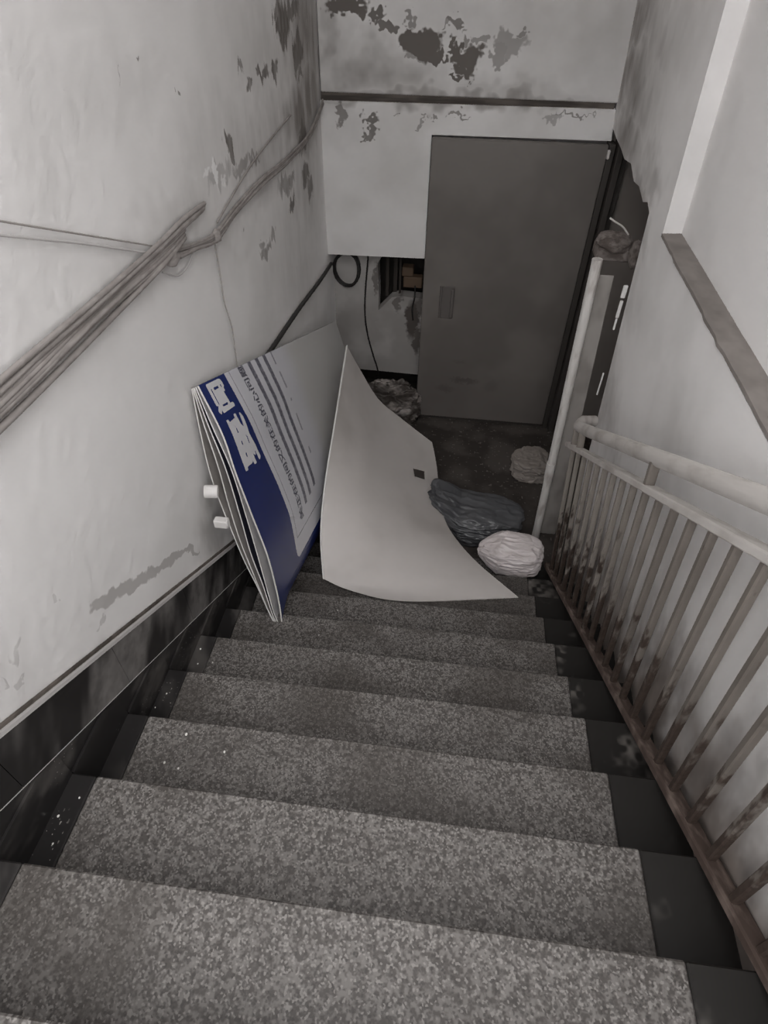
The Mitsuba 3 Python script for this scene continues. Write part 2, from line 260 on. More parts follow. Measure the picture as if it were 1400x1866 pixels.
mat('m_darkwood', (0.035, 0.030, 0.026), 0.9)
mat('m_boardpale', mikit.proc(lambda p, n, uv: mix((0.60, 0.585, 0.565), (0.46, 0.445, 0.43), fbm(p.x * 6, p.y * 6, p.z * 6, 4))), 0.6)
mat('m_boardgrey', (0.30, 0.28, 0.265), 0.55)
mat('m_boarddark', (0.022, 0.023, 0.035), 0.5)
mat('m_boardnavy', (0.02, 0.026, 0.075), 0.45)
mat('m_foam', (0.62, 0.605, 0.59), 0.8)
mat('m_inkwhite', (0.58, 0.58, 0.60), 0.5)
mat('m_inkdark', (0.085, 0.085, 0.11), 0.6)
mat('m_crumb', (0.62, 0.60, 0.58), 0.9)

# ------------------------------------------------------------------ the shell
def relief_wall(y0, y1, z0, z1, x, d=0.03, amp=0.007):
    ny, nz = int((y1 - y0) / d) + 1, int((z1 - z0) / d) + 1
    yy, zz = np.meshgrid(np.linspace(y0, y1, ny), np.linspace(z0, z1, nz), indexing='ij')
    q = np.stack([yy * 1.7, zz * 1.7, 0 * yy], -1)
    xx = x + amp * (meshkit.fbm(q, 4, 3) - 0.5) * 2
    V = np.stack([xx, yy, zz], -1).reshape(-1, 3)
    i, j = np.meshgrid(np.arange(ny - 1), np.arange(nz - 1), indexing='ij')
    a = (i * nz + j).ravel(); b = a + nz; c = b + 1; e = a + 1
    return tm(V, np.vstack([np.stack([a, b, c], 1), np.stack([a, c, e], 1)]))
TOP, BACKY = 4.7, -0.62
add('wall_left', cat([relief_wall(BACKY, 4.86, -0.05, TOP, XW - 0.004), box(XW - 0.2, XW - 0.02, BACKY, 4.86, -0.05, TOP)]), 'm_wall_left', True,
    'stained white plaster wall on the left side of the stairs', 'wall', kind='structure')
add('wall_back', cat([box(XW, 1.05, YB, YB + 0.3, 2.352, TOP, 0.006)]), 'm_wall_back', False,
    'white plaster beam wall with peeling dark patches above the grey door', 'wall', kind='structure')
add('trim_1', prism([(-0.93, 2.300), (0.88, 2.312), (0.88, 2.356), (-0.93, 2.372)], 1, YB + 0.012, YB + 0.2), 'm_oldwood_shade', False,
    'dark dirty strip running under the peeling beam wall', 'trim', kind='structure')
add('wall_panel', prism([(-0.936, 1.362), (-0.216, 1.372), (-0.218, 2.150), (0.905, 2.158), (0.888, 2.322), (-0.936, 2.308)], 1, YB - 0.012, YB + 0.05), 'm_wall_back', False,
    'white board left of the grey door and over it', 'wall', kind='structure')

# right wall: leaning, with a doorway at the landing and a shallow recess above a dusty ledge
def to_right(m, off=0.0):
    v = m.vertices.copy()
    v[:, 0] += np.array([wallx(y, z) for y, z in v[:, 1:]])
    return tm(v, m.faces)
def right_sheet(poly, x0, x1, holes=()):
    m = prism(poly, 0, x0, x1, holes)
    for _ in range(3): m = m.subdivide()
    return to_right(m)
YE = 2.97
jag = [(4.46, 2.23), (4.2, 2.21), (4.0, 2.205), (3.82, 2.19), (3.62, 2.215), (3.45, 2.175), (3.3, 2.19), (3.14, 2.165), (3.05, 2.19), (YE, 2.17)]
LY, LZ = 2.66, 2.165
right_poly = [(BACKY, -0.05), (YE, -0.05), (YE + .004, 0.6), (YE - .004, 1.2), (YE, 1.7)] + jag[::-1] + [(4.46, TOP), (LY, TOP), (LY, LZ), (BACKY, LZ)]
add('wall_right', cat([right_sheet(right_poly, 0.0, 0.10)]), 'm_wall_right', False, 'white plaster wall behind the railing on the right side', 'wall', kind='structure')
add('wall_right_recess', right_sheet([(BACKY, LZ - .01), (LY + .02, LZ - .01), (LY + .02, TOP), (BACKY, TOP)], 0.075, 0.10), 'm_wall_right', False,
    'recessed white plaster above the dusty ledge on the right wall', 'wall', kind='structure')
lv = np.linspace(BACKY, LY, 60); rng = np.random.default_rng(5)
lz = LZ + 0.003 + 0.004 * meshkit.fbm(np.stack([lv * 9, 0 * lv, 0 * lv], 1), 3)
lo = np.stack([[wallx(y, LZ) - 0.003 - 0.012 * max(0, n_ - .5) * 2 * (y < 2.5) for y, n_ in zip(lv, meshkit.fbm(np.stack([lv * 14, 0 * lv + 3, 0 * lv], 1), 4))], lv, lz], 1)
hi = np.stack([[wallx(y, LZ) + 0.08 for y in lv], lv, lz + 0.004], 1)
led = np.stack([lo, hi], 1)
ledm, _, _ = grid_sheet(led, 0.012)
add('trim_2', ledm, 'm_ledge', False, 'dusty dark ledge sloping across the right wall', 'ledge', kind='structure')

# side room seen through the doorway in the right wall
sr = [box(2.3, 2.4, 2.9, 4.9, -0.05, 2.5), box(0.95, 2.4, 2.87, 2.92, -0.05, 2.5), box(0.95, 2.4, 4.5, 4.6, -0.05, 2.5), box(0.90, 2.4, 2.9, 4.6, 2.42, 2.5)]
add('wall_side_room', cat(sr), 'm_sideroom', False, 'dim walls of the room through the broken doorway on the right', 'wall', kind='structure')

# landing floor, upper floor, ceiling
YL = Y0 + 9 * RUN
add('floor', cat([box(-0.95, 2.4, YL - 0.02, 4.50, -0.08, 0.0)]), 'm_landing', False, 'dirty dark concrete landing at the foot of the stairs', 'floor', kind='structure')
add('floor_upper', box(-4, 4, -5.0, Y0 - 4 * RUN - RUN + 0.002, 1.9, Z0 + 4 * RISE + RISE), 'm_bouncefloor', False, 'unseen wide pale floor at the top of the stairs shaped to bounce light', 'floor', kind='structure')  # unseen floor, made wide and pale to bounce light onto the stairs
add('wall_leak_block', cat([box(-1.2, 2.6, 5.1, 5.25, -0.2, TOP), box(1.06, 2.6, 4.6, 5.1, -0.2, TOP), box(-1.2, -1.0, 4.8, 5.2, -.2, TOP), box(-1.0, 1.06, 4.73, 5.1, 1.65, 2.5)]), 'm_plaster', False, 'unseen blocks added behind the back wall to stop light leaking in', 'wall', kind='structure')  # unseen boxes added to block light leaking round the door and panel
add('ceiling', box(-1.3, 2.6, 0.7, 5.25, TOP, TOP + 0.1), 'm_plaster', False, 'unseen white ceiling cut back over the near steps to let in sky light', 'ceiling', kind='structure')  # near part left open so overhead sky light reaches the steps

# ------------------------------------------------------------------ staircase
rng = np.random.default_rng(11)
tag('staircase', 'straight flight of speckled granite steps with black stone side strips', 'staircase')
XRW = 0.86
def slab(x0, x1, yn, yf, zt, th=0.03):
    return box(x0, x1, yn, yf, zt - th, zt, 0.004)
for i in range(-4, 10):
    yf, yn, zt = Y0 + i * RUN, Y0 + (i - 1) * RUN, Z0 - i * RISE
    yn -= 0.012
    k = add('staircase__step', slab(XL, XR, yn, yf, zt), 'm_granite')
    add(k + '__riser', box(XL, XR, yf - 0.035, yf - 0.012, zt - RISE, zt - 0.03), 'm_granite')
    add(k + '__side_strip', slab(XS - .01, XL - 0.0015, yn, yf, zt), 'm_blackstone', label='black stone strip along the left wall')
    add(k + '__side_strip', slab(XR + 0.0015, wallx(yf, zt) + .006, yn, yf, zt - .001), 'm_dustystone', label='dusty black stone strip under the railing')
    xr_ = wallx(yf, zt) + .006
    add(k + '__strip_riser', box(XS - .01, XL, yf - 0.035, yf - 0.012, zt - RISE, zt - 0.03), 'm_blackstone')
    add(k + '__strip_riser', box(XR, xr_, yf - 0.035, yf - 0.012, zt - RISE, zt - 0.03), 'm_blackstone')

# left skirting: sloping panels, stepped infill pieces, pale top edge
tag('baseboard_left', 'sloping black stone skirting along the left wall of the stairs', 'skirting', kind='structure')
OB, OT = 0.113, 0.318
cuts = [-1.1, -0.4, 0.47, 0.905, 1.34, 1.78, 2.22, 2.636]
for a, b in zip(cuts[:-1], cuts[1:]):
    a2, b2 = a + .001, b - .001
    add('baseboard_left__panel', prism([(a2, nose(a2) + OB), (b2, nose(b2) + OB), (b2, nose(b2) + OT), (a2, nose(a2) + OT)], 0, XW, XS), 'm_skirt_sheen')
yb_ = [-1.1, 0.74, 2.636]
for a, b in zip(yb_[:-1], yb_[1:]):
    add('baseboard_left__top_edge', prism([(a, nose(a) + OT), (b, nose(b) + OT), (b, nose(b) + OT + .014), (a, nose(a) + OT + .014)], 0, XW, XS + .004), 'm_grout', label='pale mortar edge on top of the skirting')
    add('baseboard_left__shade_strip', prism([(a, nose(a) + OT + .014), (b, nose(b) + OT + .014), (b, nose(b) + OT + .024), (a, nose(a) + OT + .024)], 0, XW, XS - .006), 'm_oldwood_shade', label='dark strip painted as the shadow line above the mortar edge')  # solid dark strip stands in for the shadow line above the mortar
    add('baseboard_left__joint', prism([(a, nose(a) + OB - .003), (b, nose(b) + OB - .003), (b, nose(b) + OB), (a, nose(a) + OB)], 0, XW, XS + .001), 'm_joint_highlight', label='thin joint painted pale for the edge highlight under the sloping panels')
for i in range(-3, 9):
    y, z = Y0 + i * RUN, Z0 - i * RISE
    yx = y + (OB - .004) / SLOPE
    add('baseboard_left__infill', prism([(y + .002, z + .001), (y + .002, z + OB - .004), (yx - .002, z + .001)], 0, XW, XS - .004), 'm_blackstone')
    ye = y + RUN - .002
    add('baseboard_left__infill', prism([(y + .002, z - RISE + .001), (y + .002, z - .001), (yx - .004, z - .001), (ye, nose(ye) + OB - .004), (ye, z - RISE + .001)], 0, XW, XS + .003), 'm_blackstone')
add('baseboard_left__landing_panel', box(XW, XS, 2.64, 4.42, 0.0, 0.14, .002), 'm_blackstone')

# ------------------------------------------------------------------ grey door
tag('door_1', 'grey metal door closed in the back wall below the stairs', 'door', kind='structure')
add('door_1__leaf', box(-0.212, 0.892, YB - 0.055, YB - 0.010, 0.040, 2.142, 0.006), 'm_door')
add('door_1__frame', cat([box(0.895, 0.935, YB - 0.05, YB + .06, 0, 2.15, .004), box(0.945, 0.985, YB - 0.09, YB + .06, 0, 2.2, .004), box(0.98, 1.03, YB - 0.02, YB + .06, 0, 2.2)]), 'm_doordark', label='dark frame post along the right side of the door')
hx, hz, hy = -0.028, 1.073, YB - 0.055
hp = trimesh.convex.convex_hull(np.vstack([box(-.055 + hx, .055 + hx, hy - .006, hy, hz - .125, hz + .125, .004).vertices]))
add('door_1__handle', cat([hp, box(hx + .028, hx + .054, hy - .03, hy - .004, hz - .11, hz + .11, .006), box(hx - .05, hx - .036, hy - .014, hy - .004, hz - .12, hz + .12, .004)]), 'm_handle', label='recessed dark pull handle')
add('door_1__hinge', box(0.888, 0.905, YB - .075, YB - .05, 2.07, 2.12, .003), 'm_pipe')
add('trim_3', box(-0.215, 0.89, YB - .02, YB + .05, 0.0, 0.034), 'm_doordark', False, 'dark sill under the grey door', 'sill', kind='structure')

# ------------------------------------------------------------------ cavity beside the door
YC = 4.62
hole = [(-.585, 1.24), (-.575, 1.0), (-.578, .86), (-.47, .975), (-.40, .99), (-.30, .985), (-.225, .98), (-.21, 1.30), (-.55, 1.30)]
cav = prism([(-0.95, 0.31), (-0.14, 0.29), (-0.14, 1.6), (-0.95, 1.6)], 1, YC, YC + .12, [hole])
add('wall_cavity', cav, 'm_cavity', False, 'stained inner wall of the cavity under the white board', 'wall', kind='structure')
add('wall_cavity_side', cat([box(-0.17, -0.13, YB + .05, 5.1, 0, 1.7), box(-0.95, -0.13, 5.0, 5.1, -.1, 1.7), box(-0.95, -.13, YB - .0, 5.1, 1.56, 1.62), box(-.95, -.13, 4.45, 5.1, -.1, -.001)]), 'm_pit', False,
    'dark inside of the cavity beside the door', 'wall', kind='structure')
a = np.linspace(0, 2 * np.pi, 40)
ring = np.stack([-0.828 + .098 * np.cos(a), YC - .03 + .012 * np.sin(2 * a), 1.185 + .128 * np.sin(a)], 1)
add('cable_coil', cat([tube(ring, .010, 8, cap=False), tube(ring * [1, 1, 1] + [.006, .014, .006], .008, 8, cap=False), tube(ring + [-.006, -.010, .004], .006, 8, cap=False)]), 'm_blackcable', True,
    'coil of black cable hanging in the cavity under the white board', 'cable')
add('hanging_cable', tube([(-.64, 4.56, 1.5), (-.657, 4.57, 1.276), (-.68, 4.58, 1.015), (-.685, 4.59, .84), (-.668, 4.60, .66), (-.62, 4.605, .46), (-.575, 4.60, .31), (-.56, 4.62, .1)], .0055, 8, 50), 'm_blackcable', True,
    'thin black cable hanging down the cavity wall beside the coil', 'cable')
add('junction_box', cat([box(-.385, -.235, 4.66, 4.74, 1.045, 1.13, .006), box(-.40, -.31, 4.67, 4.76, 1.13, 1.20, .006)]), 'm_brownbox', False, 'brownish box in the dark hole of the cavity wall', 'box')
for n_, b in enumerate((box(-.53, -.505, 4.70, 4.74, .95, 1.3), box(-.47, -.44, 4.72, 4.76, .95, 1.3), box(-.42, -.405, 4.68, 4.70, .95, 1.3))):
    add('batten', b, 'm_darkwood', False, 'dark upright batten in the hole of the cavity wall, %s' % ('nearest the coil', 'middle one of three', 'beside the brown box')[n_], 'batten', 'battens in the cavity hole')
add('short_cable', tube([(-.29, 4.67, 1.07), (-.285, 4.61, 1.0), (-.30, 4.606, .9), (-.29, 4.61, .80)], .006, 8, 24), 'm_blackcable', True, 'short dark cable hanging from the hole beside the door', 'cable')

# ------------------------------------------------------------------ doorway on the right: pipe, board, rubble, wire
pp = [(.752, 3.02, 0), (.735, 3.03, .6), (.715, 3.035, 1.2), (.693, 3.04, 1.93)]
add('pipe', tube(pp, .026, 20, 16), 'm_pipe', 35, 'upright white pipe standing at the right of the grey door', 'pipe')
add('pipe__sleeve', tube([(.7365, 3.0295, .55), (.732, 3.031, .67)], .030, 20), 'm_pipe', 35)
bd = box(0.792, 0.898, 3.075, 3.085, 0, 1.84, .003); v = bd.vertices.copy(); v[:, 0] -= .052 * v[:, 2]; 
add('grey_board', tm(v, bd.faces), 'm_greyboard', False, 'tall narrow grey board leaning behind the white pipe', 'board')
rng = np.random.default_rng(3)
def lump(c, r, seed, f=3.0, amp=.35, sub=4):
    m = trimesh.creation.icosphere(sub); v = m.vertices
    n_ = meshkit.fbm(v * f * .5 + seed, 4, seed) - .5
    return tm(np.asarray(c) + v * (1 + amp * 2 * n_[:, None]) * np.asarray(r), m.faces)
add('lintel_rubble', cat([box(.72, 1.0, 3.2, 3.34, 1.86, 1.93, .01), lump((.80, 3.24, 1.95), (.09, .06, .05), 4), lump((.885, 3.12, 1.93), (.03, .05, .07), 8)]), 'm_rubble', False, 'broken masonry lumps in the corner of the doorway above the grey board', 'rubble', kind='thing')
add('wire', tube([(.70, 3.03, 2.12), (.73, 3.05, 2.10), (.78, 3.08, 2.07), (.82, 3.1, 2.03)], .0045, 8, 20), 'm_pipe', True, 'short pale wire sticking out above the white pipe', 'wire')
for y, z, w, h_, lb in ((2.985, 1.80, .011, .032, 'topmost and widest pale plaster flake on the doorway edge'), (2.985, 1.71, .008, .045, 'pale plaster flake just below the topmost one on the doorway edge'),
                        (2.985, 1.63, .005, .030, 'narrow pale flake of plaster halfway down the doorway edge'), (2.985, 1.28, .004, .07, 'lowest thin sliver of pale plaster on the doorway edge')):
    b = box(-.03, -.03 + 2 * w, -.004, .008, -h_, h_, .003); v = b.vertices + [wallx(y, z), y, z]
    add('plaster_flake', tm(v, b.faces), 'm_plaster', False, lb, 'plaster flake', 'plaster flakes on the doorway edge')

# ------------------------------------------------------------------ railing
tag('railing', 'rusty painted steel railing with vertical bars on the right side of the stairs', 'railing')
RXB, RXT = 0.772, 0.690
def rx(h): return RXB + (RXT - RXB) * h / .96
def bar_between(P, Q, w, d, up=(0, 0, 1)):
    """rectangular bar from P to Q: w across x, d across the third direction"""
    P, Q = np.array(P, float), np.array(Q, float); tdir = (Q - P) / np.linalg.norm(Q - P)
    sx = np.array([1.0, 0, 0]); sx -= tdir * (sx @ tdir); sx /= np.linalg.norm(sx); sy = np.cross(tdir, sx)
    c = min(w, d) * .18; V = []
    for e, s in ((P, 1), (Q, -1)):
        for i, j in ((w / 2 - c, d / 2), (w / 2, d / 2 - c), (w / 2, -d / 2 + c), (w / 2 - c, -d / 2), (-w / 2 + c, -d / 2), (-w / 2, -d / 2 + c), (-w / 2, d / 2 - c), (-w / 2 + c, d / 2)):
            V.append(e + sx * i + sy * j)
    return trimesh.convex.convex_hull(np.array(V))
YA, YZ = -1.0, 2.60
ys = np.arange(0.889 - 17 * .107, YZ, .107)
for y in ys:
    add('railing__bar', bar_between((rx(.03), y, nose(y) + .02), (rx(.95), y, nose(y) + .95), .022, .022), 'm_rail')
add('railing__base_rail', bar_between((rx(.015), YA, nose(YA) + .018), (rx(.015), YZ, nose(YZ) + .018), .045, .032), 'm_railbase', label='rust-brown flat rail at the foot of the bars')
add('railing__middle_rail', bar_between((rx(.96), YA, nose(YA) + .965), (rx(.96), YZ, nose(YZ) + .965), .042, .026), 'm_railtop', label='flat rail across the tops of the bars')
HO = 1.085
add('railing__handrail', tube([(RXT, YA, nose(YA) + HO), (RXT, .5, nose(.5) + HO), (RXT, 1.8, nose(1.8) + HO), (RXT, 2.42, nose(2.42) + HO), (RXT + .004, 2.52, nose(2.50) + HO), (RXT + .03, 2.59, nose(2.54) + HO), (RXT + .10, 2.62, nose(2.56) + HO)], .028, 16, 60), 'm_railtop', True, label='round handrail tube')
for y in (-.395, .568, 1.531, 2.387, 2.494):
    add('railing__post', bar_between((rx(.97), y, nose(y) + .97), (rx(HO), y, nose(y) + HO), .03, .03), 'm_rail')

# ------------------------------------------------------------------ cables on the left wall
tag('cable_bundle', 'thick dusty bundle of cables running along the left wall', 'cable')
rng = np.random.default_rng(21)
main = np.array([(-.55, 2.29), (.4, 2.30), (.97, 2.298), (1.4, 2.298), (1.8, 2.292), (2.0, 2.300)])
for k in range(9):
    dz = -.012 + .0075 * k; pts = []
    for j, (y, z) in enumerate(main):
        fan = 1.0 if j > 0 else 1.3
        pts.append((XW + .012 + rng.uniform(0, .014), y, z + dz * fan + rng.normal(0, .003) - (.012 if k == 0 and y < 1.6 else 0)))
    if k >= 5: pts.append((XW + .012, 2.20 + .01 * (k - 5), 2.322 + .005 * (k - 6)))
    add('cable_bundle__cable', tube(pts, rng.uniform(.0065, .0085), 8, 60), 'm_dustcable', True)
br = [(1.93, 2.265), (2.08, 2.238), (2.27, 2.205), (2.55, 2.215), (2.95, 2.22), (3.4, 2.205), (3.9, 2.205), (4.15, 2.24), (4.40, 2.30)]
for k in range(4):
    pts = [(XW + .010 + rng.uniform(0, .01), y, z + .0075 * (k - 1.5) + rng.normal(0, .003)) for y, z in br]
    add('cable_bundle__cable', tube(pts, rng.uniform(.005, .007), 8, 70), 'm_dustcable', True)
add('cable_bundle__cable', tube([(XW + .008, 2.33, 2.235), (XW + .008, 2.8, 2.31), (XW + .008, 3.2, 2.345), (XW + .008, 3.6, 2.37)], .004, 6, 40), 'm_dustcable', True)
for c_, r_, sd in (((XW + .02, 2.27, 2.205), (.016, .028, .026), 2), ((XW + .02, 1.87, 2.268), (.016, .04, .022), 5)):
    add('cable_bundle__knot', lump(c_, r_, sd, sub=3), 'm_dustcable', True, label='taped joint of the bundle')
add('drop_wire', tube([(XW + .008, 2.27, 2.20), (XW + .008, 2.268, 2.06), (XW + .008, 2.262, 1.95), (XW + .010, 2.29, 1.82), (XW + .008, 2.285, 1.70), (XW + .01, 2.27, 1.55)], .0028, 6, 40), 'm_greycable', True, 'thin wire dropping from the cable bundle to the stacked boards', 'wire')
add('side_wire', tube([(XW + .008, -.3, 3.21), (XW + .008, .898, 2.72), (XW + .008, 1.171, 2.60), (XW + .008, 1.434, 2.487), (XW + .008, 1.849, 2.309)], .0026, 6, 40), 'm_greycable', True, 'upper of two thin wires reaching the cable bundle from the left', 'wire')
add('side_wire', tube([(XW + .008, -.3, 3.18), (XW + .008, .879, 2.696), (XW + .008, 1.155, 2.578), (XW + .008, 1.425, 2.468), (XW + .008, 1.78, 2.315)], .0036, 6, 40), 'm_palecable', True, 'paler lower one of two thin wires on the left wall', 'wire')
add('slack_wire', tube([(XW + .008, 1.80, 2.25), (XW + .009, 1.90, 2.20), (XW + .009, 2.0, 2.20), (XW + .008, 2.09, 2.235)], .0028, 6, 30), 'm_palecable', True, 'small slack loop of wire under the cable bundle joint', 'wire')
add('black_conduit', tube([(XW + .012, 2.55, 1.49), (XW + .014, 2.74, 1.468), (XW + .016, 3.4, 1.405), (XW + .02, 4.0, 1.335), (XW + .022, 4.40, 1.30)], .0125, 10, 40), 'm_blackcable', True, 'black cable running from the boards to the back corner on the left wall', 'cable')

# ------------------------------------------------------------------ stacked sign boards leaning on the left wall
BOARDS = [[[-0.9184, 1.8024, 1.8211], [-0.9101, 1.7733, 1.6901], [-0.893, 1.733, 1.5089], [-0.8672, 1.7037, 1.3766], [-0.8303, 1.6729, 1.2374], [-0.785, 1.6373, 1.0762], [-0.7344, 1.6061, 0.9348], [-0.697, 1.5797, 0.8153], [-0.673, 1.564, 0.7443]], [[-0.9139, 1.8029, 1.8235], [-0.8905, 1.7737, 1.6917], [-0.8522, 1.7341, 1.5126], [-0.8279, 1.6992, 1.3551], [-0.7934, 1.6589, 1.1735], [-0.7527, 1.6254, 1.022], [-0.7134, 1.5931, 0.876], [-0.6883, 1.5743, 0.7908], [-0.6678, 1.5642, 0.745]], [[-0.9094, 1.8035, 1.8258], [-0.8723, 1.7717, 1.6822], [-0.8218, 1.7322, 1.5035], [-0.7825, 1.6861, 1.2953], [-0.7507, 1.6447, 1.1085], [-0.7125, 1.6122, 0.9616], [-0.6857, 1.5836, 0.8326], [-0.6735, 1.572, 0.7799], [-0.6626, 1.5644, 0.7456]], [[-0.9027, 1.8041, 1.8284], [-0.8556, 1.7707, 1.677], [-0.7993, 1.7328, 1.5056], [-0.7566, 1.6868, 1.298], [-0.7252, 1.6486, 1.1255], [-0.6974, 1.6127, 0.9634], [-0.6754, 1.584, 0.8339], [-0.6653, 1.5737, 0.7874], [-0.6545, 1.5654, 0.75]], [[-0.8938, 1.8052, 1.8332], [-0.8215, 1.7656, 1.6533], [-0.7828, 1.7295, 1.4904], [-0.7307, 1.6876, 1.3006], [-0.68, 1.6469, 1.1165], [-0.6512, 1.6088, 0.945], [-0.6395, 1.5852, 0.8385], [-0.6337, 1.5661, 0.7527]]]   # near-end edge curves (metres), back board first
DTOP, DBOT = np.array([0.061, 2.2916, -0.8356]), np.array([0.0611, 2.3216, -0.7484])    # length vectors of the top and bottom edges
NU, NV = 61, 40
LEN, WID = 2.44, 1.13
def board_grid(edge):
    """rows run along the board's length, columns from its top edge to its bottom edge"""
    E = cr(edge, NV); w = np.linspace(0, 1, NV)[:, None]
    chord = E[0] + w * (E[-1] - E[0]); bow = E - chord
    G = []
    for u in np.linspace(0, 1, NU):
        sway = np.interp(w, [0, .15, .3, .5, .65, .8, 1], [0, .022, .07, .118, .128, .105, .09]) * min(1, u / .1) * (1 - .7 * u)
        G.append(chord + (u + sway / LEN) * (DTOP * (1 - w) + DBOT * w) + bow * (1 - .55 * u) - [1.0, 0, 0] * (.035 * np.clip((w - .90) / .10, 0, 1) ** 1.5 * min(1, u / .06)))
    return np.array(G)
def print_front(p, n, uv):
    s, w = uv.x * LEN, uv.y * WID
    navy = mix((0.013, 0.022, 0.105), (0.017, 0.030, 0.130), fbm(s * 3, w * 3, 1.0, 3))
    white = mi.Color3f(0.565, 0.565, 0.60)
    grey = mi.Color3f(0.52, 0.515, 0.505)
    pan = mix(white, grey, smoothstep(0.95, 1.25, s))
    H, W1, R_ = 0.25, 0.985, 0.045
    # rounded lower corner of the white panel
    qx, qy = dr.maximum(H + R_ - s, 0.0), dr.maximum(w - (W1 - R_), 0.0)
    inside = dr.select((s > H) & (w < W1) & (dr.sqrt(dr.square(qx) + dr.square(qy)) < R_), 1.0, 0.0)
    c = mix(navy, pan, inside)
    line = dr.select(((dr.abs(s - (H + .050)) < .0028) & (w < W1 - .1)) | ((dr.abs(w - (W1 - .1)) < .0035) & (s > H + .05) & (s < 1.5)), 1.0, 0.0)
    c = mix(c, (0.12, 0.12, 0.14), line * inside * .7)
    dense = mi.Float(0)
    for k, (c0, a0, b0) in enumerate([(0.545, -0.01, 0.8), (0.648, -0.01, 0.79), (0.755, -0.01, 0.78)]):
        m = smoothstep(.0225, .0195, dr.abs(s - c0 + .002 * (noise(w * 70, k * 1.0, 0.0) - .5))) * dr.select((w > a0) & (w < b0), 1.0, 0.0)
        dense = dr.maximum(dense, m * (0.78 + 0.3 * noise(w * 120, s * 60, k * 3.0)))
    for k, c0 in enumerate([0.865]):
        m = dr.select((dr.abs(s - c0) < .010) & (noise(w * 22 + 7 * k, k * 5.0, 0.0) > .58) & (w < .9), 1.0, 0.0)
        dense = dr.maximum(dense, m * .62)
    c = mix(c, (0.085, 0.085, 0.115), dr.clip(dense, 0, 1) * .93)
    return c
mat('m_print', mikit.proc(print_front), 0.34)
board_defs = [('m_boardgrey', 'rearmost grey board of the stack leaning on the left wall'),
              ('m_boardgrey', 'second grey board from the wall in the leaning stack'),
              ('m_boarddark', 'dark board third from the wall in the leaning stack'),
              ('m_boardpale', 'pale board just behind the printed front board')]
for (mt, lb), e in zip(board_defs, BOARDS[:-1]):
    G = board_grid(np.array(e)); m, uv, N = grid_sheet(G[:, ::-1], .004)
    k = add('sign_board', m, mt, False, lb, 'board', 'boards leaning on the left wall')
    E = cr(G[0], 60); n0 = np.cross(DTOP, E[-1] - E[0]); n0 /= np.linalg.norm(n0)
    add(k + '__edge', tube(E - [0, .0015, 0], .0032, 6), 'm_boardpale', True, label='pale cut edge')
G = board_grid(np.array(BOARDS[-1]))
mF, uvF, NF = grid_sheet(G[:, ::-1], .004)
uvF = uvF.copy(); uvF[:, 1] = 1 - uvF[:, 1]
FRONT = add('sign_board', mF, 'm_print', False, 'printed white and navy blue board at the front of the leaning stack', 'board', 'boards leaning on the left wall', uv=uvF)
add(FRONT + '__edge', tube(cr(G[0], 60) - [0, .002, 0], .0042, 6), 'm_boardpale', True, label='pale cut edge')
